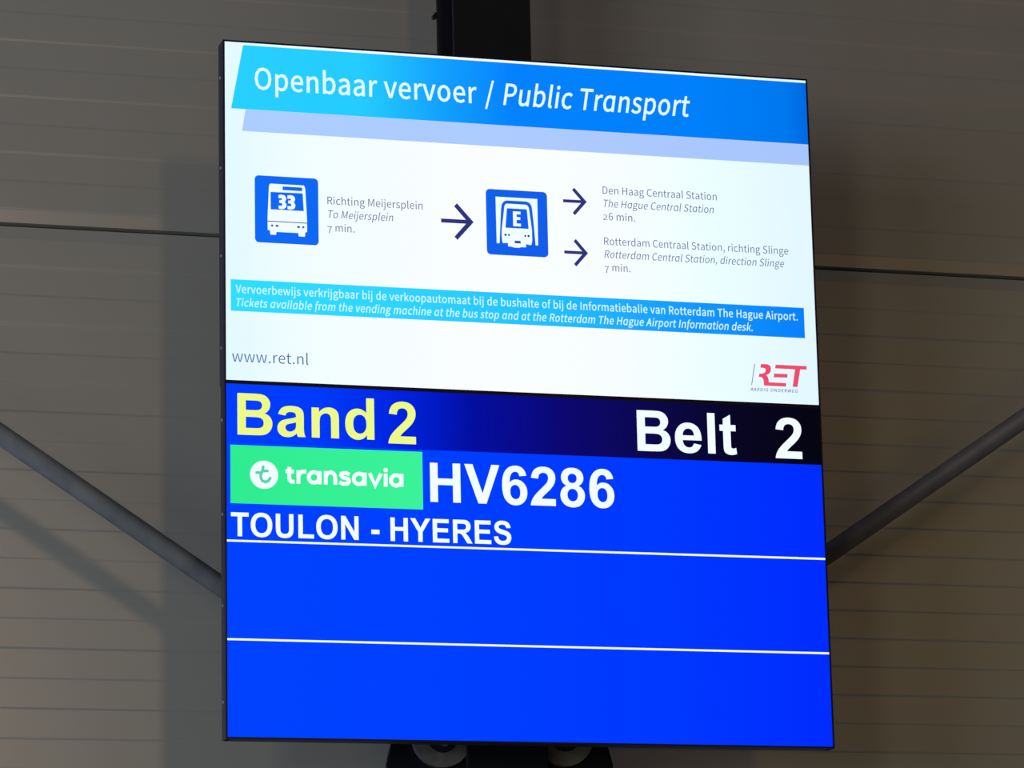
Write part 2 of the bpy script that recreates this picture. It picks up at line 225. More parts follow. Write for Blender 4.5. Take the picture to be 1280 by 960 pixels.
HUMANIST = {" ":[223,[]],",":[277,[[75,-189,152,-140,202,-69,220,19,211,76,185,113,143,126,109,118,84,96,75,62,84,28,108,6,141,-2,152,-1,140,-56,106,-102,53,-135]]],".":[277,[[138,-13,171,-4,195,20,204,56,195,92,171,117,138,126,105,117,82,92,73,56,82,20,105,-4]]],"/":[390,[[11,-178,78,-178,376,791,310,791]]],"2":[553,[[44,0,503,0,503,79,301,79,181,72,332,230,432,381,468,529,442,642,368,716,255,743,171,730,101,693,40,637,93,585,137,628,187,658,244,669,319,651,364,600,379,525,343,392,232,237,44,54]]],"3":[553,[[262,-13,381,12,465,83,497,195,476,283,421,346,343,381,343,386,411,423,456,482,472,561,444,659,369,722,259,743,181,732,114,701,56,656,105,599,149,636,200,660,256,669,322,655,365,615,380,554,361,483,297,433,177,414,177,345,311,326,383,276,404,198,385,126,333,79,256,63,182,75,123,105,76,146,29,88,85,38,162,1]]],"6":[553,[[300,-13,405,17,481,100,510,224,485,352,414,428,307,453,249,443,192,413,141,366,169,545,237,640,330,668,373,661,413,642,445,613,497,668,451,707,395,733,326,743,193,704,94,578,56,349,88,148,175,27],[143,293,193,347,244,377,292,386,365,366,409,310,423,224,407,137,363,80,300,59,221,86,168,165]]],"7":[553,[[197,0,292,0,315,253,377,466,506,675,506,730,49,730,49,652,403,652,289,456,225,248]]],"A":[606,[[4,0,97,0,167,223,434,223,504,0,602,0,354,730,251,730],[190,296,226,408,299,655,303,655,377,408,411,296]]],"C":[636,[[376,-13,463,-1,537,35,600,92,549,150,500,106,444,78,380,68,259,105,180,208,152,368,182,525,262,627,383,662,441,654,490,630,532,594,582,653,531,698,464,730,382,743,215,697,101,568,58,365,100,161,212,32]]],"D":[685,[[101,0,287,0,473,44,587,170,627,368,587,565,472,688,283,730,101,730],[192,76,192,655,275,655,418,622,504,525,532,368,504,210,418,110,275,76]]],"E":[587,[[101,0,532,0,532,79,192,79,192,345,469,345,469,423,192,423,192,652,521,652,521,730,101,730]]],"G":[686,[[388,-13,479,-2,555,28,613,72,613,379,373,379,373,302,528,302,528,111,493,88,447,73,396,68,264,105,181,208,152,368,183,525,267,627,395,662,460,653,512,628,553,594,603,653,552,696,483,730,392,743,220,697,102,568,58,365,101,161,217,32]]],"H":[725,[[101,0,192,0,192,345,533,345,533,0,626,0,626,730,533,730,533,424,192,424,192,730,101,730]]],"I":[292,[[101,0,192,0,192,730,101,730]]],"M":[809,[[101,0,183,0,183,404,171,620,175,620,234,453,373,74,434,74,572,453,631,620,635,620,623,404,623,0,708,0,708,730,598,730,458,340,407,187,403,187,351,340,211,730,101,730]]],"N":[720,[[101,0,187,0,187,384,176,612,180,612,259,461,525,0,620,0,620,730,532,730,532,351,545,120,540,120,461,270,194,730,101,730]]],"O":[739,[[370,-13,532,34,641,165,681,368,641,569,532,698,370,743,207,698,98,569,58,368,98,165,207,34],[370,68,255,105,179,209,152,368,179,525,255,627,370,662,484,627,560,525,587,368,560,209,484,105]]],"P":[631,[[101,0,192,0,192,291,313,291,454,315,548,389,582,516,547,642,452,710,309,730,101,730],[192,366,192,655,297,655,404,643,469,600,490,516,470,431,407,381,301,366]]],"R":[633,[[192,384,192,655,315,655,412,643,472,602,492,526,472,447,412,399,315,384],[501,0,605,0,419,320,506,358,563,427,584,526,551,646,461,711,329,730,101,730,101,0,192,0,192,310,324,310]]],"S":[594,[[303,-13,435,15,520,89,551,194,531,285,477,347,400,389,297,434,240,461,194,499,175,557,192,613,240,649,312,662,375,654,430,631,478,595,526,653,467,700,395,732,312,743,193,718,112,650,82,550,105,460,162,400,230,363,335,317,397,286,441,247,457,186,439,124,387,83,304,68,230,79,161,111,103,158,48,95,119,38,205,0]]],"T":[597,[[252,0,345,0,345,652,566,652,566,730,31,730,31,652,252,652]]],"V":[573,[[234,0,341,0,573,730,479,730,362,335,291,94,287,94,216,335,98,730,1,730]]],"W":[875,[[180,0,290,0,398,440,435,607,439,607,475,440,586,0,697,0,848,730,760,730,681,333,642,96,636,96,584,333,482,730,397,730,297,333,245,96,241,96,197,333,121,730,26,730]]],"a":[561,[[216,-13,281,-2,341,26,395,65,398,65,406,0,481,0,481,333,462,450,401,527,294,555,211,544,139,517,82,484,117,421,164,449,218,471,279,479,347,459,381,409,390,343,202,305,94,239,59,140,79,57,135,5],[242,61,193,69,159,97,146,146,169,208,246,253,390,282,390,131,340,92,292,69]]],"b":[616,[[330,-13,446,22,531,121,565,279,540,425,467,521,350,555,290,545,232,517,179,479,183,576,183,793,92,793,92,0,164,0,172,56,176,56,226,19,278,-5],[315,64,275,69,230,86,183,120,183,404,233,445,281,470,327,478,410,453,456,383,470,278,450,163,395,90]]],"c":[508,[[305,-13,368,-5,427,19,480,55,440,117,403,89,360,70,313,63,225,89,167,161,145,270,168,379,228,452,316,478,355,472,391,456,423,431,469,491,427,523,376,546,312,555,182,521,88,424,52,270,86,117,175,21]]],"d":[618,[[276,-13,338,-2,393,25,440,64,443,64,451,0,526,0,526,793,434,793,434,585,439,492,393,526,344,547,287,555,171,520,86,422,53,270,81,116,158,20],[296,64,215,88,164,159,146,271,168,380,224,452,303,478,347,473,390,454,434,421,434,137,390,96,344,72]]],"e":[552,[[311,-13,379,-6,437,14,488,42,456,103,415,80,370,65,321,60,230,83,168,149,141,249,506,249,510,301,485,435,411,523,294,555,176,520,87,422,52,270,87,117,179,21],[140,314,169,405,224,462,296,482,368,463,414,406,430,314]]],"f":[324,[[33,467,107,467,107,0,197,0,197,467,312,467,312,541,197,541,197,627,206,685,231,721,274,733,335,718,355,789,328,798,297,804,264,806,175,784,123,723,107,628,107,541,33,536]]],"g":[562,[[274,-249,419,-223,514,-155,548,-62,527,11,464,53,360,67,253,67,196,74,167,95,158,126,163,152,175,173,193,190,219,180,246,174,273,171,374,194,445,259,471,360,466,404,450,442,427,471,538,471,538,541,350,541,273,555,172,531,99,464,71,362,81,301,107,252,141,216,141,212,113,187,91,153,82,112,88,73,105,44,130,23,130,18,87,-17,60,-59,51,-105,79,-183,158,-232],[273,233,216,249,174,293,158,362,174,430,215,473,273,488,332,473,373,430,388,362,372,293,331,249],[287,-186,203,-175,149,-142,130,-92,136,-60,154,-29,185,0,255,-8,349,-8,409,-14,446,-36,458,-77,437,-130,378,-170]]],"h":[605,[[92,0,183,0,183,392,233,438,280,466,331,475,389,460,423,413,433,331,433,0,524,0,524,343,506,459,452,530,359,555,290,542,232,510,179,464,183,576,183,793,92,793]]],"i":[274,[[92,0,183,0,183,541,92,541],[137,652,169,660,190,681,198,713,190,744,169,765,137,772,106,765,85,744,78,713,85,681,106,660]]],"j":[274,[[35,-241,121,-219,169,-157,183,-62,183,541,93,541,93,-62,87,-119,67,-155,26,-168,-26,-158,-44,-227],[137,652,169,660,190,681,198,713,190,744,169,765,137,772,106,765,84,744,77,713,84,681,106,660]]],"k":[550,[[92,0,181,0,181,142,283,261,441,0,540,0,336,323,516,541,414,541,185,256,181,256,181,793,92,793]]],"l":[283,[[187,-13,240,-5,227,65,208,63,196,67,187,79,183,102,183,793,92,793,92,108,101,42,132,1]]],"m":[922,[[92,0,183,0,183,392,231,439,276,466,319,475,375,460,409,413,419,331,419,0,510,0,510,392,559,439,604,466,647,475,703,460,736,413,747,331,747,0,838,0,838,343,820,459,766,530,674,555,611,541,552,505,495,451,465,506,417,542,346,555,284,542,228,509,177,462,175,462,166,541,92,541]]],"n":[608,[[92,0,183,0,183,392,233,438,280,466,331,475,389,460,423,413,433,331,433,0,524,0,524,343,506,459,452,530,359,555,290,542,231,509,177,462,175,462,166,541,92,541]]],"o":[604,[[302,-13,426,21,516,117,552,270,516,424,426,521,302,555,178,521,87,424,52,270,87,117,178,21],[302,63,220,89,165,161,145,270,165,379,220,452,302,478,384,452,439,379,459,270,439,161,384,89]]],"p":[618,[[92,-228,183,-228,183,-45,180,50,230,15,280,-6,330,-13,446,22,531,121,565,279,540,425,467,521,350,555,288,544,230,516,177,478,175,478,166,541,92,541],[315,64,275,69,231,86,183,120,183,404,234,445,281,470,327,478,410,453,456,383,470,278,450,163,395,90]]],"q":[618,[[434,-228,526,-228,526,541,453,541,444,490,442,490,395,525,345,547,287,555,171,520,86,422,53,270,81,116,158,20,276,-13,336,-3,391,24,439,63,434,-36],[296,64,215,88,164,159,146,271,168,380,224,452,303,478,347,473,390,454,434,421,434,137,390,96,344,72]]],"r":[387,[[92,0,183,0,183,348,224,421,272,461,319,473,372,464,388,543,331,555,273,541,221,502,177,442,175,442,166,541,92,541]]],"s":[466,[[233,-13,341,9,407,67,429,147,404,229,343,279,265,312,208,335,165,364,148,405,159,445,192,473,249,484,294,478,334,461,372,436,415,493,369,524,312,546,248,555,147,534,84,479,62,401,86,326,145,277,219,245,278,221,324,189,343,142,331,100,296,69,236,58,176,66,124,88,76,123,32,62,90,23,158,-3]]],"t":[376,[[261,-13,295,-10,329,-3,362,7,344,76,282,61,232,73,206,108,198,164,198,467,346,467,346,541,198,541,198,693,123,693,113,541,27,536,27,467,108,467,108,167,122,72,170,10]]],"u":[605,[[250,-13,318,-1,376,33,428,85,431,85,438,0,514,0,514,541,423,541,423,157,375,105,328,75,277,66,219,81,186,127,175,209,175,541,84,541,84,198,101,82,156,11]]],"v":[519,[[208,0,315,0,506,541,416,541,314,233,264,74,259,74,209,233,108,541,13,541]]],"w":[799,[[177,0,283,0,360,290,396,447,401,447,438,292,516,0,627,0,773,541,685,541,607,228,574,78,569,78,531,228,446,541,358,541,273,228,237,78,232,78,200,228,120,541,27,541]]],"x":[496,[[15,0,111,0,183,127,238,223,243,223,302,127,382,0,481,0,303,273,467,541,373,541,306,422,258,332,253,332,200,422,128,541,29,541,193,282]]]}

# ------------------------------------------------------------------ lettering
# Heavy grotesque capitals and digits, drawn as outlines (2048 units to the em): advance, then closed contours.
GROTESQUE = {
' ': (569, ''), '-': (682, 'M115 391V672H667V391Z'),
'B': (1479, 'M150 1466H736Q910 1466 995.5 1451.5Q1081 1437 1148.5 1391Q1216 1345 1261 1268.5Q1306 1192 1306 1097Q1306 994 1250.5 908Q1195 822 1100 779Q1234 740 1306 646Q1378 552 1378 425Q1378 325 1331.5 230.5Q1285 136 1204.5 79.5Q1124 23 1006 10Q932 2 649 0H150ZM446 1222V883H640Q813 883 855 888Q931 897 974.5 940.5Q1018 984 1018 1055Q1018 1123 980.5 1165.5Q943 1208 869 1217Q825 1222 616 1222ZM446 639V247H720Q880 247 923 256Q989 268 1030.5 314.5Q1072 361 1072 439Q1072 505 1040 551Q1008 597 947.5 618Q887 639 685 639Z'),
'a': (1139, 'M357 738L102 784Q145 938 250 1012Q355 1086 562 1086Q750 1086 842 1041.5Q934 997 971.5 928.5Q1009 860 1009 677L1006 349Q1006 209 1019.5 142.5Q1033 76 1070 0H792Q781 28 765 83Q758 108 755 116Q683 46 601 11Q519 -24 426 -24Q262 -24 167.5 65Q73 154 73 290Q73 380 116 450.5Q159 521 236.5 558.5Q314 596 460 624Q657 661 733 693V721Q733 802 693 836.5Q653 871 542 871Q467 871 425 841.5Q383 812 357 738ZM733 510Q679 492 562 467Q445 442 409 418Q354 379 354 319Q354 260 398 217Q442 174 510 174Q586 174 655 224Q706 262 722 317Q733 353 733 454V510Z'),
'n': (1251, 'M1113 0H832V542Q832 714 814 764.5Q796 815 755.5 843Q715 871 658 871Q585 871 527 831Q469 791 447.5 725Q426 659 426 481V0H145V1062H406V906Q545 1086 756 1086Q849 1086 926 1052.5Q1003 1019 1042.5 967Q1082 915 1097.5 849Q1113 783 1113 660Z'),
'd': (1251, 'M1121 0H860V156Q795 65 706.5 20.5Q618 -24 528 -24Q345 -24 214.5 123.5Q84 271 84 535Q84 805 211 945.5Q338 1086 532 1086Q710 1086 840 938V1466H1121ZM371 554Q371 384 418 308Q486 198 608 198Q705 198 773 280.5Q841 363 841 527Q841 710 775 790.5Q709 871 606 871Q506 871 438.5 791.5Q371 712 371 554Z'),
'2': (1139, 'M1036 261V0H51Q67 148 147 280.5Q227 413 463 632Q653 809 696 872Q754 959 754 1044Q754 1138 703.5 1188.5Q653 1239 564 1239Q476 1239 424 1186Q372 1133 364 1010L84 1038Q109 1270 241 1371Q373 1472 571 1472Q788 1472 912 1355Q1036 1238 1036 1064Q1036 965 1000.5 875.5Q965 786 888 688Q837 623 704 501Q571 379 535.5 339Q500 299 478 261Z'),
'e': (1139, 'M762 338L1042 291Q988 137 871.5 56.5Q755 -24 580 -24Q303 -24 170 157Q65 302 65 523Q65 787 203 936.5Q341 1086 552 1086Q789 1086 926 929.5Q1063 773 1057 450H353Q356 325 421 255.5Q486 186 583 186Q649 186 694 222Q739 258 762 338ZM778 622Q775 744 715 807.5Q655 871 569 871Q477 871 417 804Q357 737 358 622Z'),
'l': (569, 'M147 0V1466H428V0Z'),
't': (682, 'M634 1062V838H442V410Q442 280 447.5 258.5Q453 237 472.5 223Q492 209 520 209Q559 209 633 236L657 18Q559 -24 435 -24Q359 -24 298 1.5Q237 27 208.5 67.5Q180 108 169 177Q160 226 160 375V838H31V1062H160V1273L442 1437V1062Z'),
'H': (1479, 'M150 0V1466H446V889H1026V1466H1322V0H1026V641H446V0Z'),
'V': (1366, 'M523 0L-1 1466H320L691 381L1050 1466H1364L839 0Z'),
'6': (1139, 'M1039 1107L768 1077Q758 1161 716 1201Q674 1241 607 1241Q518 1241 456.5 1161Q395 1081 379 828Q484 952 640 952Q816 952 941.5 818Q1067 684 1067 472Q1067 247 935 111Q803 -25 596 -25Q374 -25 231 147.5Q88 320 88 713Q88 1116 237 1294Q386 1472 624 1472Q791 1472 900.5 1378.5Q1010 1285 1039 1107ZM403 494Q403 357 466 282.5Q529 208 610 208Q688 208 740 269Q792 330 792 469Q792 612 736 678.5Q680 745 596 745Q515 745 459 681.5Q403 618 403 494Z'),
'8': (1139, 'M327 790Q218 836 168.5 916.5Q119 997 119 1093Q119 1257 233.5 1364Q348 1471 559 1471Q768 1471 883.5 1364Q999 1257 999 1093Q999 991 946 911.5Q893 832 797 790Q919 741 982.5 647Q1046 553 1046 430Q1046 227 916.5 100Q787 -27 572 -27Q372 -27 239 78Q82 202 82 418Q82 537 141 636.5Q200 736 327 790ZM385 1070Q385 986 432.5 939Q480 892 559 892Q639 892 687 939.5Q735 987 735 1071Q735 1150 687.5 1197.5Q640 1245 562 1245Q481 1245 433 1197Q385 1149 385 1070ZM359 448Q359 332 418.5 267Q478 202 567 202Q654 202 711 264.5Q768 327 768 445Q768 548 710 610.5Q652 673 563 673Q460 673 409.5 602Q359 531 359 448Z'),
'T': (1251, 'M479 0V1218H44V1466H1209V1218H775V0Z'),
'O': (1593, 'M89 724Q89 948 156 1100Q206 1212 292.5 1301Q379 1390 482 1433Q619 1491 798 1491Q1122 1491 1316.5 1290Q1511 1089 1511 731Q1511 376 1318 175.5Q1125 -25 802 -25Q475 -25 282 174.5Q89 374 89 724ZM394 734Q394 485 509 356.5Q624 228 801 228Q978 228 1091.5 355.5Q1205 483 1205 738Q1205 990 1094.5 1114Q984 1238 801 1238Q618 1238 506 1112.5Q394 987 394 734Z'),
'U': (1479, 'M147 1466H443V672Q443 483 454 427Q473 337 544.5 282.5Q616 228 740 228Q866 228 930 279.5Q994 331 1007 406Q1020 481 1020 655V1466H1316V696Q1316 432 1292 323Q1268 214 1203.5 139Q1139 64 1031 19.5Q923 -25 749 -25Q539 -25 430.5 23.5Q322 72 259 149.5Q196 227 176 312Q147 438 147 684Z'),
'L': (1251, 'M157 0V1454H453V247H1189V0Z'),
'N': (1479, 'M152 0V1466H440L1040 487V1466H1315V0H1018L427 956V0Z'),
'Y': (1366, 'M535 0V617L-2 1466H345L690 886L1028 1466H1369L830 615V0Z'),
'E': (1366, 'M149 0V1466H1236V1218H445V893H1181V646H445V247H1264V0Z'),
'R': (1479, 'M150 0V1466H773Q1008 1466 1114.5 1426.5Q1221 1387 1285 1286Q1349 1185 1349 1055Q1349 890 1252 782.5Q1155 675 962 647Q1058 591 1120.5 524Q1183 457 1289 286L1468 0H1114L900 319Q786 490 744 534.5Q702 579 655 595.5Q608 612 506 612H446V0ZM446 846H665Q878 846 931 864Q984 882 1014 926Q1044 970 1044 1036Q1044 1110 1004.5 1155.5Q965 1201 893 1213Q857 1218 677 1218H446Z'),
'S': (1366, 'M74 477L362 505Q388 360 467.5 292Q547 224 682 224Q825 224 897.5 284.5Q970 345 970 426Q970 478 939.5 514.5Q909 551 833 578Q781 596 596 642Q358 701 262 787Q127 908 127 1082Q127 1194 190.5 1291.5Q254 1389 373.5 1440Q493 1491 662 1491Q938 1491 1077.5 1370Q1217 1249 1224 1047L928 1034Q909 1147 846.5 1196.5Q784 1246 659 1246Q530 1246 457 1193Q410 1159 410 1102Q410 1050 454 1013Q510 966 726 915Q942 864 1045.5 809.5Q1149 755 1207.5 660.5Q1266 566 1266 427Q1266 301 1196 191Q1126 81 998 27.5Q870 -26 679 -26Q401 -26 252 102.5Q103 231 74 477Z'),
}
def outline(d):
    import re
    tok = re.findall(r'[MLHVQZ]|-?[\d.]+', d); i = 0; polys = []; cur = None; x = y = 0
    while i < len(tok):
        c = tok[i]
        if c.isalpha(): cmd = c; i += 1
        if cmd == 'Z': polys.append(cur); continue
        if cmd == 'M': x, y = float(tok[i]), float(tok[i+1]); i += 2; cur = [(x, y)]; continue
        if cmd == 'H': x = float(tok[i]); i += 1; cur.append((x, y))
        elif cmd == 'V': y = float(tok[i]); i += 1; cur.append((x, y))
        elif cmd == 'L': x, y = float(tok[i]), float(tok[i+1]); i += 2; cur.append((x, y))
        elif cmd == 'Q':
            a, b, c2, d2 = (float(t) for t in tok[i:i+4]); i += 4
            for k in range(1, 5):
                t = k / 4
                cur.append((x*(1-t)**2 + 2*a*t*(1-t) + c2*t*t, y*(1-t)**2 + 2*b*t*(1-t) + d2*t*t))
            x, y = c2, d2
    return polys
def clean(p):
    q = []
    for a in p:
        if not q or (abs(a[0]-q[-1][0]) + abs(a[1]-q[-1][1])) > 1e-3: q.append(a)
    if len(q) > 1 and abs(q[0][0]-q[-1][0]) + abs(q[0][1]-q[-1][1]) < 1e-3: q.pop()
    return q
def area2(p): return sum(p[i][0]*p[(i+1) % len(p)][1] - p[(i+1) % len(p)][0]*p[i][1] for i in range(len(p)))
def embolden(polys, w):
    """Move every contour outward (holes inward) by w units."""
    if not w or not polys: return polys
    big = max(polys, key=lambda p: abs(area2(p))); s0 = 1 if area2(big) > 0 else -1
    out = []
    for p in polys:
        n = len(p); q = []
        for i in range(n):
            a, b, c = Vector(p[i-1]), Vector(p[i]), Vector(p[(i+1) % n])
            d1, d2 = (b-a).normalized(), (c-b).normalized()
            n1, n2 = Vector((d1.y, -d1.x)), Vector((d2.y, -d2.x))
            m = n1 + n2
            if m.length < 0.3: m = n1
            m = m / max(m.dot(n1), 0.5)
            q.append(tuple(b + m * w * s0))
        out.append(q)
    return out
_cache = {}
TRACK = 9                                   # a little air between the humanist letters
def glyph(ch, font, italic, w):
    k = (ch, font, italic, w)
    if k in _cache: return _cache[k]
    if font == 'a':
        adv, d = GROTESQUE[ch]; polys = [clean(p) for p in outline(d)]
    else:
        adv, flat = HUMANIST[ch]
        if italic and ch == 'a':                      # cursive one-storey a: the bowl and stem of a d
            adv, flat = HUMANIST['d'][0], HUMANIST['d'][1]
        polys = [[(f[i], f[i+1]) for i in range(0, len(f), 2)] for f in flat]
        if italic and ch == 'a': 
            polys = sorted(polys, key=lambda p: -abs(area2(p)))
            mx = max(x for x, y in polys[0])
            polys[0] = [(x, 545 if (y > 560 or (y > 480 and x > mx*0.6)) else y) for x, y in polys[0]]
        if italic and ch == 'f': polys = [[(x, y if y > 60 else -190) for x, y in p] for p in polys]
        if ch == '7': polys = [[(x, y*0.92 - 185) for x, y in p] for p in polys]      # old-style figures
        if ch == '2': polys = [[(x, y*0.72) for x, y in p] for p in polys]
        polys = embolden([clean(p) for p in polys], w)
        adv += 1.2 * w + TRACK
        if italic: polys = [[(x*0.95 + y*0.19, y) for x, y in p] for p in polys]; adv *= 0.95
    _cache[k] = (adv, polys)
    return _cache[k]
def fill(name, polys, y, mat, parent, label=None):
    """Flat picture element on a screen: filled outlines (x, z in screen metres), y metres in front of the panel."""
    cu = bpy.data.curves.new(name, 'CURVE'); cu.dimensions = '2D'; cu.fill_mode = 'BOTH'
    for p in polys:
        sp = cu.splines.new('POLY'); sp.points.add(len(p)-1)
        for i, (x, z) in enumerate(p): sp.points[i].co = (x, z, 0, 1)
        sp.use_cyclic_u = True
    tmp = bpy.data.objects.new('tmp', cu)
    me = bpy.data.meshes.new_from_object(tmp)
    bpy.data.objects.remove(tmp); bpy.data.curves.remove(cu)
    me.name = name; me.materials.clear()
    me.transform(Matrix(((1, 0, 0, 0), (0, 0, -1, -y), (0, 1, 0, 0), (0, 0, 0, 1))))
    return tag(link(name, me, mat, parent), label)
def text_polys(s, font, italic, w, uL, uR, v, cap):
    unit = cap / (1466 if font == 'a' else 733)
    x = 0; out = []; n = 0
    for ch in s:
        adv, polys = glyph(ch, font, italic, w)
        for p in polys: out.append([(a + x, b) for a, b in p])
        x += adv + (95 if cap < 0.006 else 0)      # the tiny motto is widely spaced
    x0 = min(a for p in out for a, b in p); x1 = max(a for p in out for a, b in p)
    k = (uR - uL) / (x1 - x0)
    return [[(uL + (a - x0)*k, v + b*unit) for a, b in p] for p in out]
def stroke(pts, w, flat=False):
    """Outline of a round-capped pen line along pts."""
    P = [Vector(p) for p in pts]; n = len(P); L = []; Rr = []
    closed = (P[0] - P[-1]).length < w*0.2
    for i in range(n):
        if closed: a, b = P[(i-1) % (n-1)], P[(i+1) % (n-1)]
        else: a, b = P[max(i-1, 0)], P[min(i+1, n-1)]
        d1 = (P[i]-a).normalized() if (P[i]-a).length else (b-P[i]).normalized()
        d2 = (b-P[i]).normalized() if (b-P[i]).length else d1
        m = Vector((-(d1.y+d2.y), d1.x+d2.x)); m.normalize()
        s = w/2 / max(0.55, m.dot(Vector((-d1.y, d1.x))))
        L.append(tuple(P[i] + m*s)); Rr.append(tuple(P[i] - m*s))
    if closed: return [L[:-1], Rr[:-1]]
    def cap(c, d):
        if flat: return []
        a0 = math.atan2(d.y, d.x)
        return [tuple(c + Vector((math.cos(a0 + t), math.sin(a0 + t)))*w/2) for t in (math.pi/3, 0, -math.pi/3)]
    e = cap(P[-1], P[-1]-P[-2]); s = cap(P[0], P[0]-P[1])
    return [L + e + Rr[::-1] + s]

LAYER = 0.00025
def arrow(pts, w):
    t, tip, a, b = (Vector(p) for p in pts)
    def bar(p, q, w):
        d = (q-p).normalized(); n = Vector((-d.y, d.x))*w/2
        return [tuple(p+n), tuple(q+n), tuple(q-n), tuple(p-n)]
    da = (tip-a).normalized(); db = (tip-b).normalized(); h = w/2
    na = Vector((-da.y, da.x))*h; nb = Vector((-db.y, db.x))*h
    inner = tip - (da+db).normalized() * (h / math.sin(da.angle(db)/2)) * 1.9
    # one chevron outline with a mitred point
    chev = [tuple(a + na), tuple(tip), tuple(b - nb), tuple(b + nb), tuple(inner), tuple(a - na)]
    return chev, bar(t, tip - (da+db).normalized()*w*0.9, w*0.92)
def quad_to(pts):                          # unit square (x right, y down) to a measured rectangle
    x0 = (pts[0][0]+pts[3][0])/2; x1 = (pts[1][0]+pts[2][0])/2
    z0 = (pts[0][1]+pts[1][1])/2; z1 = (pts[2][1]+pts[3][1])/2
    return lambda p: (x0 + (x1-x0)*p[0], z0 + (z1-z0)*p[1])
def rrect(x0, y0, x1, y1, r, n=5):
    out = []
    for cx, cy, a in ((x1-r, y0+r, -90), (x1-r, y1-r, 0), (x0+r, y1-r, 90), (x0+r, y0+r, 180)):
        for k in range(n+1):
            t = math.radians(a + 90*k/n); out.append((cx + r*math.cos(t), cy + r*math.sin(t)))
    return out
def disc(cx, cy, rx, ry=None, n=12):
    ry = ry or rx
    return [(cx + rx*math.cos(2*math.pi*i/n), cy + ry*math.sin(2*math.pi*i/n)) for i in range(n)]

# ------------------------------------------------------------------ the setting
WALL_Y = 0.65
JOINT = EYE + 0.4268                        # height of the long seam between cladding panels
PITCH = 0.1055
def cladding_mesh(x0, x1, h, down):
    """One sandwich panel, h tall: shallow raised bands alternating with recessed ones, a folded lip at its edges."""
    prof = []; n = int(round(h / PITCH)); r = 0.0008; e = 0.0048
    prof += [(0.0, 0.016), (0.0018, 0.002)]
    for k in range(n):
        c = k*PITCH + PITCH*0.25
        for s in range(7):                       # soft S-shaped step out ...
            t = s/6; prof.append((c + (t-0.5)*e, -r*(0.5 - 0.5*math.cos(math.pi*t))))
        for s in range(7):                       # ... and back in
            t = s/6; prof.append((c + PITCH/2 + (t-0.5)*e, -r*(0.5 + 0.5*math.cos(math.pi*t))))
    prof += [(h - 0.0018, 0.002), (h, 0.016)]
    bm = bmesh.new()
    A = [bm.verts.new((x0, y, z)) for z, y in prof]; B = [bm.verts.new((x1, y, z)) for z, y in prof]
    for i in range(len(prof)-1): bm.faces.new((A[i], B[i], B[i+1], A[i+1]))
    # back sheet and ends so that the panel is a solid board
    a0, b0 = bm.verts.new((x0, 0.06, 0)), bm.verts.new((x1, 0.06, 0)); a1, b1 = bm.verts.new((x0, 0.06, h)), bm.verts.new((x1, 0.06, h))
    bm.faces.new((a0, a1, b1, b0)); bm.faces.new((A[0], a0, b0, B[0])); bm.faces.new((A[-1], B[-1], b1, a1))
    bm.faces.new([a0] + A + [a1]); bm.faces.new(([b0] + B + [b1])[::-1])
    bmesh.ops.recalc_face_normals(bm, faces=bm.faces)
    me = bpy.data.meshes.new('wall_panel'); bm.to_mesh(me); bm.free(); me.materials.append(M['panel'])
    for p in me.polygons: p.use_smooth = False
    return me
wall = empty('wall_back', (0, WALL_Y, 0), 'grey ribbed metal cladding wall behind the two stacked displays'); wall['kind'] = 'structure'
PH = 1.055
pm = cladding_mesh(-2.398, 2.398, PH - 0.004, 0)
rows = [JOINT + PH*k for k in range(-3, 3)]
for z in rows:
    for cx in (-4.8, 0.0, 4.8):
        link('wall_panel', pm, None, wall, (cx, 0, z + 0.002))
zlow = rows[0]
bm = bmesh.new(); box(bm, -7.2, 7.2, -0.004, 0.06, 0.0, zlow - 0.004)
finish(bm, 'plinth_board', M['panel'], wall)
bm = bmesh.new(); box(bm, -7.2, 7.2, 0.0605, 0.075, 0, rows[-1] + PH)
finish(bm, 'seam_backing', M['seam'], wall)

bm = bmesh.new(); box(bm, -7.2, 7.2, -11, WALL_Y + 0.08, -0.1, 0.0)
fl = finish(bm, 'floor', M['floor']); fl['kind'] = 'structure'; fl['label'] = 'grey polished concrete hall floor'
ctop = rows[-1] + PH
bm = bmesh.new(); box(bm, -7.2, 7.2, -11, WALL_Y + 0.08, ctop + 0.001, ctop + 0.08)
ce = finish(bm, 'ceiling', M['ceil']); ce['kind'] = 'structure'; ce['label'] = 'pale sheet metal hall ceiling'

# ------------------------------------------------------------------ steel column with its flanges, web and fixing bolts
CY = 0.25                                  # front face of the column
def column(x, label, cut=True):
    root = empty('steel_column', (x, 0, 0), label, 'column')
    zt = ctop - 0.002
    bm = bmesh.new(); box(bm, -0.0705, 0.0705, CY, CY+0.009, 0.012, zt, 0.001); finish(bm, 'front_flange', M['steel'], root)
    bm = bmesh.new(); box(bm, -0.0705, 0.0705, CY+0.107, CY+0.116, 0.012, zt, 0.001); finish(bm, 'rear_flange', M['steel'], root)
    bm = bmesh.new(); box(bm, -0.003, 0.003, CY+0.009, CY+0.107, 0.012, zt); finish(bm, 'web', M['steel'], root)
    bm = bmesh.new(); box(bm, -0.12, 0.12, CY-0.05, CY+0.166, 0.0, 0.012, 0.001); finish(bm, 'base_plate', M['steel'], root)
    for sx in (-0.095, 0.095):
        for sy in (-0.025, 0.141):
            bm = bmesh.new(); cyl(bm, (sx, CY+sy, 0.012), (sx, CY+sy, 0.026), 0.013, 6); cyl(bm, (sx, CY+sy, 0.026), (sx, CY+sy, 0.045), 0.007, 12)
            finish(bm, 'anchor_bolt', M['galv'], root)
    return root
CX = 0.022
c0 = column(CX, 'black steel H-section column the two stacked displays are mounted on')
bm = bmesh.new()
cyl(bm, (-0.0742, CY+0.110, EYE+0.7715), (-0.0742, CY+0.120, EYE+0.7715), 0.0042, 10)
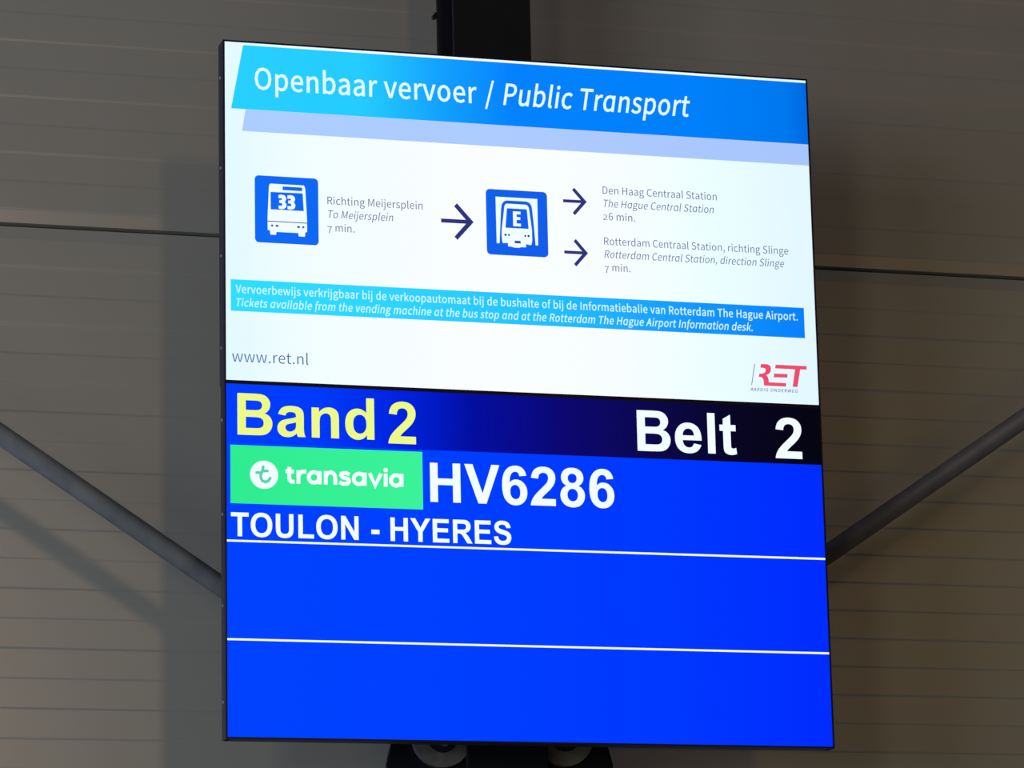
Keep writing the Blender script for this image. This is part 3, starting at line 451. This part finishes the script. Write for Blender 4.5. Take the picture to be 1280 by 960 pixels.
box(bm, -0.0775, -0.0690, CY+0.112, CY+0.1163, EYE+0.768, EYE+0.775, 0.001)
box(bm, -0.0745, -0.0700, CY+0.112, CY+0.1163, EYE+0.775, EYE+0.780, 0.001)
finish(bm, 'cable_clip', M['plastic'], c0, label='small dark clip on the edge of the column')
for cx, side in ((-4.8, 'left'), (4.8, 'right')):
    column(cx, 'neighbouring black steel column far to the %s where the diagonal brace ends' % side)

# ------------------------------------------------------------------ diagonal braces with their gussets
BY = CY + 0.062                            # plane of the bracing
ZD = EYE - 0.545
def brace(sx, hub, p, label, glabel, tm):
    """hub = centre of the end disc, p = a second point on the brace axis (x, z)."""
    d = (Vector(p) - Vector(hub)).normalized()
    far = Vector(hub) + d * ((4.8 - 0.12 - sx*hub[0]) / abs(d.x))
    g = empty('gusset_plate', (0, 0, 0), glabel, 'steel plate')
    pl = [(0.004, 0.30), (0.10, 0.24), (0.165, 0.12), (0.1945, 0.0), (0.2065, -0.045), (0.207, -0.11), (0.16, -0.24), (0.004, -0.34)]
    pl = [(CX + sx*x*(0.935 if sx < 0 else 0.995), hub[1] + z) for x, z in pl]
    bm = bmesh.new(); prism(bm, pl, BY+0.004, BY+0.014)
    finish(bm, 'plate', M['steel'], g)
    bm = bmesh.new(); box(bm, CX + min(sx*0.004, sx*0.012), CX + max(sx*0.004, sx*0.012), BY-0.003, BY+0.004, hub[1]-0.33, hub[1]+0.29)
    finish(bm, 'weld_bead', M['steel'], g)
    r = empty('diagonal_brace', (0, 0, 0), label, 'brace')
    a = Vector((hub[0], BY, hub[1])); D = Vector((d.x, 0, d.y)); b = Vector((far.x, BY, far.y))
    bm = bmesh.new(); cyl(bm, a + D*0.16 + Vector((0, 0.0, 0)), b - D*0.16, 0.0172, 28)
    finish(bm, 'tube', tm, r, smooth=False)
    me = r.children[0].data
    for q in me.polygons: q.use_smooth = len(q.vertices) == 4
    N = Vector((-d.y, 0, d.x))
    bm = bmesh.new()                        # flattened tongue between tube and disc
    v = []
    for t, w, th in ((0.03, 0.020, 0.004), (0.11, 0.020, 0.004), (0.165, 0.0165, 0.0165)):
        v.append([bm.verts.new(a + D*t + N*w*i + Vector((0, (-0.006 if th < 0.01 else 0) + th*j, 0))) for i, j in ((-1,-1),(1,-1),(1,1),(-1,1))])
    for k in range(2):
        for i in range(4): bm.faces.new((v[k][i], v[k][(i+1) % 4], v[k+1][(i+1) % 4], v[k+1][i]))
    bm.faces.new(v[0][::-1]); bm.faces.new(v[-1])
    finish(bm, 'tongue', M['galv'], r)
    bm = bmesh.new(); cyl(bm, a + Vector((0, 0.003, 0)), a + Vector((0, -0.011, 0)), 0.0515, 48)
    finish(bm, 'end_disc', M['zinc'], r, label='round zinc end disc with a brownish stain')
    bm = bmesh.new(); cyl(bm, a + Vector((0, -0.011, 0)), a + Vector((0, -0.014, 0)), 0.027, 36)
    finish(bm, 'washer', M['casing'], r)
    bm = bmesh.new(); cyl(bm, a + Vector((0, -0.014, 0)), a + Vector((0, -0.026, 0)), 0.017, 6); cyl(bm, a + Vector((0, -0.026, 0)), a + Vector((0, -0.034, 0)), 0.0095, 20)
    finish(bm, 'hexagon_nut', M['galv'], r)
    # the same fixing at the far column
    bm = bmesh.new()
    c = b
    v = []
    for t, w, th in ((0.165, 0.0165, 0.0165), (0.11, 0.020, 0.004), (-0.055 , 0.020, 0.004)):
        v.append([bm.verts.new(c - D*t + N*w*i + Vector((0, th*j, 0))) for i, j in ((-1,-1),(1,-1),(1,1),(-1,1))])
    for k in range(2):
        for i in range(4): bm.faces.new((v[k][i], v[k][(i+1) % 4], v[k+1][(i+1) % 4], v[k+1][i]))
    bm.faces.new(v[0][::-1]); bm.faces.new(v[-1])
    finish(bm, 'tongue', M['galv'], r)
    return r
HL, PL = Vector((-0.07759, EYE + -0.52798)), Vector((-0.64374, EYE + -0.15391))
HR, PR = Vector((0.13829, EYE + -0.52311)), Vector((0.82747, EYE + -0.06203))
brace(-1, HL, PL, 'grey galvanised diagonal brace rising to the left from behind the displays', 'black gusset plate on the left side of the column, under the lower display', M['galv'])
brace(1, HR, PR, 'galvanised diagonal brace coloured dark for shade, rising to the right from behind the displays', 'black gusset plate on the right side of the column, under the lower display', M['galvshade'])

# ------------------------------------------------------------------ the two displays
W2, HH = 0.5092, 0.5729
BZ = 0.0028                                # bezel beyond the lit area
def display(z0, z1, depth, label):
    """z0..z1: lit area's height range relative to the shared centre."""
    root = empty('video_display', (0, 0, EYE), label, 'display')
    bm = bmesh.new()                       # bezel: a thin ring proud of the panel
    for x0, x1, a, b in ((-W2-BZ, -W2, z0-BZ, z1+BZ), (W2, W2+BZ, z0-BZ, z1+BZ), (-W2, W2, z1, z1+BZ), (-W2, W2, z0-BZ, z0)):
        box(bm, x0, x1, -0.0012, 0.006, a, b)
    finish(bm, 'bezel', M['plastic'], root)
    bm = bmesh.new()                       # side frame with a rear lip
    for x0, x1, a, b in ((-W2-BZ-.0002, -W2+.004, z0-BZ-.0001, z1+BZ+.0001), (W2-.004, W2+BZ+.0002, z0-BZ-.0001, z1+BZ+.0001),
                         (-W2, W2, z1-.004, z1+BZ+.0001), (-W2, W2, z0-BZ-.0001, z0+.004)):
        box(bm, x0, x1, 0.0061, depth, a, b)
    finish(bm, 'side_frame', M['casing'], root)
    bm = bmesh.new(); box(bm, -W2+0.004, W2-0.004, 0.008, depth-0.001, z0+0.004, z1-0.004)
    finish(bm, 'back_panel', M['plastic'], root)
    bm = bmesh.new(); box(bm, -W2+0.07, W2-0.07, depth-0.001, 0.092, z0+0.07, z1-0.07, 0.006)
    rc = finish(bm, 'rear_case', M['plastic'], root)
    for k in range(10):
        bm = bmesh.new(); x = -0.36 + k*0.02 
        box(bm, x, x+0.006, 0.091, 0.0935, z1-0.16, z1-0.10); finish(bm, 'vent_slot', M['seam'], rc)
    for f in (0.10, 0.37, 0.63, 0.90):
        zz = z0 + (z1-z0)*f
        for s in (-1, 1):
            bm = bmesh.new(); cyl(bm, (s*(W2+BZ), depth*0.55, zz), (s*(W2+BZ+0.0014), depth*0.55, zz), 0.0026, 12)
            finish(bm, 'side_screw', M['galv'], root)
    return root
def panel(root, pts, mat, name='screen', label=None):
    bm = bmesh.new(); box(bm, -W2, W2, 0.0, 0.0078, pts[0], pts[1])
    return finish(bm, name, mat, root, label=label)

up = display(0.003, 0.003+HH, 0.036, 'upper wide display showing the white and blue public transport page')
lo = display(-0.003-HH, -0.003, 0.030, 'lower wide display showing the royal blue baggage belt page')
su = panel(up, (0.003, 0.003+HH), M['white'], label='lit white page')
sl = panel(lo, (-0.003-HH, -0.003), M['blue'], label='lit royal blue page')

def clampx(p, m=W2-0.0006): return [(max(-m, min(m, x)), z) for x, z in p]
hb = [(HEADER_BAND[0][0], 0.5722), (W2, 0.5722), (W2, HEADER_BAND[2][1]), (HEADER_BAND[3][0], HEADER_BAND[3][1])]
zz = (HEADER_BAND[2][1] + HEADER_BAND[3][1])/2
hb[0] = HEADER_BAND[0]; hb[1] = (W2, HEADER_BAND[0][1]); hb[2] = (W2, zz); hb[3] = (HEADER_BAND[3][0], zz)
o_header = fill('header_band', [hb], LAYER, M['header'], up, 'slanted band running from cyan to blue')
zs = (SHADE_BAND[2][1] + SHADE_BAND[3][1])/2
fill('lavender_band', [[(SHADE_BAND[0][0], zz-0.0002), (W2, zz-0.0002), (W2, zs), (SHADE_BAND[3][0], zs)]], LAYER, M['shade'], up, 'slanted pale lavender band')
nx0 = (NOTICE_BAR[0][0]+NOTICE_BAR[3][0])/2; nx1 = (NOTICE_BAR[1][0]+NOTICE_BAR[2][0])/2
nz0 = (NOTICE_BAR[0][1]+NOTICE_BAR[1][1])/2; nz1 = (NOTICE_BAR[2][1]+NOTICE_BAR[3][1])/2
o_notice = fill('ticket_notice_bar', [[(nx0, nz0), (nx1, nz0), (nx1, nz1), (nx0, nz1)]], LAYER, M['notice'], up, 'long cyan to blue bar with two lines of ticket text')

# pictograms
q = quad_to(BUS_SQUARE)
bus = fill('bus_pictogram', [[q(p) for p in rrect(0, 0, 1, 1, 0.062)]], LAYER, M['icon'], up, 'blue rounded square with a white bus')
body = [(.232,.125),(.245,.115),(.765,.115),(.785,.13),(.795,.17),(.818,.62),(.818,.81),(.79,.815),(.786,.875),(.775,.882),(.69,.882),(.683,.872),(.68,.832),
        (.335,.832),(.333,.865),(.325,.877),(.245,.877),(.238,.867),(.236,.815),(.198,.81),(.198,.62),(.222,.17)]
fill('bus_shape', [[q(p) for p in body]], LAYER*2, M['iconwhite'], bus)
fill('destination_slot', [[q(p) for p in rrect(.437,.148,.745,.203,.008)]], LAYER*3, M['icon'], bus)
fill('windscreen', [[q(p) for p in ((.247,.24),(.752,.235),(.768,.50),(.247,.50))]], LAYER*3, M['icon'], bus)
fill('body_line', [[q(p) for p in ((.198,.672),(.818,.672),(.818,.684),(.198,.684))]], LAYER*3, M['lamp'], bus)
for cx, r in ((.268,.018),(.345,.024),(.683,.024),(.758,.018)):
    fill('headlamp', [[q(p) for p in disc(cx, .742, r, .016)]], LAYER*3, M['lamp'], bus)
three = [(0,.90),(.0,.74),(.34,.76),(.42,.70),(.34,.62),(.08,.62),(.08,.42),(.32,.42),(.46,.35),(.40,.25),(.28,.22),(.0,.24),(.0,.03),(.3,-.01),(.6,.02),
         (.85,.12),(.93,.30),(.85,.43),(.70,.52),(.84,.60),(.90,.74),(.80,.90),(.6,.98),(.3,1.0),(.0,.97)]
tp = []
for x0 in (.372, .512):
    tp.append([q((x0 + a*.135, .488 - b*.215)) for a, b in three])
fill('route_number', tp, LAYER*4, M['iconwhite'], bus, 'bold white route number 33')

q = quad_to(METRO_SQUARE)
met = fill('metro_pictogram', [[q(p) for p in rrect(0, 0, 1, 1, 0.065)]], LAYER, M['icon'], up, 'blue rounded square with a white metro train in a tunnel')
arch = [(.157,.113),(.84,.113),(.835,.825),(.793,.825),(.778,.58),(.752,.29),(.742,.225),(.71,.18),(.66,.162),(.34,.162),(.295,.178),(.258,.218),(.244,.29),
        (.222,.60),(.207,.823),(.161,.823)]
fill('tunnel_frame', [[q(p) for p in arch]], LAYER*2, M['iconwhite'], met)
train = [(.34,.212),(.65,.212),(.678,.227),(.695,.253),(.702,.29),(.74,.60),(.74,.76),(.728,.815),(.715,.83),(.64,.815),(.636,.865),(.56,.865),(.52,.878),(.44,.878),
         (.40,.865),(.345,.865),(.343,.812),(.262,.818),(.25,.79),(.243,.70),(.248,.60),(.293,.29),(.299,.25),(.315,.22)]
fill('train_shape', [[q(p) for p in train]], LAYER*3, M['iconwhite'], met)
fill('windscreen', [[q(p) for p in ((.337,.287),(.343,.283),(.655,.283),(.663,.29),(.685,.575),(.678,.582),(.313,.582),(.308,.575))]], LAYER*4, M['icon'], met)
for cx, r in ((.305,.019),(.362,.016),(.628,.016),(.682,.019)):
    fill('headlamp', [[q(p) for p in disc(cx, .69, r)]], LAYER*4, M['lamp'], met)
fill('coupler', [[q(p) for p in ((.452,.773),(.55,.773),(.55,.81),(.452,.81))]], LAYER*4, M['lamp'], met)
E_ = [(.433,.325),(.558,.325),(.558,.368),(.492,.368),(.492,.41),(.552,.41),(.552,.452),(.492,.452),(.492,.508),(.56,.508),(.56,.552),(.433,.552)]
fill('line_letter', [[q(p) for p in E_]], LAYER*5, M['iconwhite'], met, 'bold white letter E')

for name, pts, w, lab in (('arrow', ARROW_BIG, 0.0074, 'large navy arrow from the bus to the metro'), ('arrow', ARROW_A, 0.0058, 'small upper navy arrow'), ('arrow', ARROW_B, 0.0058, 'small lower navy arrow')):
    ch, br = arrow(pts, w)
    a = fill(name, [ch], LAYER, M['arrow'], up, lab)
    fill('arrow_shaft', [br], LAYER*1.5, M['arrow'], a)

lg = fill('company_logo', [LOGO_R], LAYER, M['red'], up, 'red slanted logo letters RET')
fill('logo_letter', [LOGO_BAR], LAYER, M['red'], lg); fill('logo_letter', [LOGO_T], LAYER, M['red'], lg)
fill('logo_slash', [LOGO_SLASH], LAYER, M['plum'], lg)

# lower screen
zb = (LOWER_BAR[2][1] + LOWER_BAR[3][1])/2
o_bar = fill('heading_bar', [[(-W2, -0.0030), (W2, -0.0030), (W2, zb), (-W2, zb)]], LAYER, M['bluebar'], lo, 'heading bar fading from blue to black')
gx0 = (GREEN_PANEL[0][0]+GREEN_PANEL[3][0])/2; gx1 = (GREEN_PANEL[1][0]+GREEN_PANEL[2][0])/2
gz0 = (GREEN_PANEL[0][1]+GREEN_PANEL[1][1])/2; gz1 = (GREEN_PANEL[2][1]+GREEN_PANEL[3][1])/2
gp = fill('airline_panel', [[(gx0, gz0), (gx1, gz0), (gx1, gz1), (gx0, gz1)]], LAYER*2, M['green'], lo, 'bright green panel with a white airline logo')
fill('roundel', [disc(ROUNDEL_CENTRE[0], ROUNDEL_CENTRE[1], ROUNDEL_RADIUS, n=40)], LAYER*3, M['white2'], gp)
for p in ROUNDEL_T: fill('roundel_letter', stroke(p, 0.0046), LAYER*4, M['teal'], gp)
for p in WORDMARK_STROKES:
    shape = [disc(p[0][0], p[0][1], 0.0037, 0.0037, 16)] if len(p) == 1 else stroke(p, 0.0064, True)
    fill('wordmark_letter', shape, LAYER*3, M['white2'], gp)
for pts in (ROW_LINE_A, ROW_LINE_B):
    z1 = (pts[0][1]+pts[1][1])/2; z0 = (pts[2][1]+pts[3][1])/2
    fill('row_line', [[(-W2, z1), (W2, z1), (W2, z0), (-W2, z0)]], LAYER, M['white2'], lo)

PARENTS = {'header_band': o_header, 'ticket_notice_bar': o_notice, 'company_logo': lg, 'heading_bar': o_bar}
MATS = {'head': 'head', 'grey': 'grey', 'bar': 'bar', 'web': 'web', 'motto': 'motto', 'yellow': 'yellow', 'white': 'white2'}
for table, root in ((TEXT_UPPER, up), (TEXT_LOWER, lo)):
    for (n, s, f, it, b, uL, uR, v, cap, c, par) in table:
        if par: b2 = LAYER*2
        else: b2 = LAYER*1.2
        if n == 'destination_text':                # two words and the dash between them
            ps = text_polys(s, f, it, b, uL, uR, v, cap)
            dash = next(p for p in ps if len(p) == 4); dx = dash[0][0]
            for nm, sel, lab in (('destination_word', [p for p in ps if max(a for a, _ in p) < dx], 'reads TOULON'), ('dash', [dash], None),
                                 ('destination_word', [p for p in ps if min(a for a, _ in p) > dx + 0.004], 'reads HYERES')):
                fill(nm, sel, b2, M[MATS[c]], root, lab)
            continue
        fill(n, text_polys(s, f, it, b, uL, uR, v, cap), b2, M[MATS[c]], PARENTS.get(par, root), 'reads ' + s if len(s) < 60 else None)

# ------------------------------------------------------------------ mounting frame between column and displays
mt = empty('display_mount', (0, 0, EYE), 'dark steel mounting frame holding the two displays to the column', 'mount')
for z in (-0.42, -0.16, 0.16, 0.42):
    bm = bmesh.new(); box(bm, -0.34, 0.34, 0.2, 0.2495, z-0.02, z+0.02, 0.002); finish(bm, 'cross_rail', M['steel'], mt)
for x in (-0.2, 0.2):
    for z in (-0.29, 0.29):
        bm = bmesh.new(); box(bm, x-0.015, x+0.015, 0.0945, 0.1995, z-0.21, z+0.21, 0.002); finish(bm, 'hook_arm', M['steel'], mt)
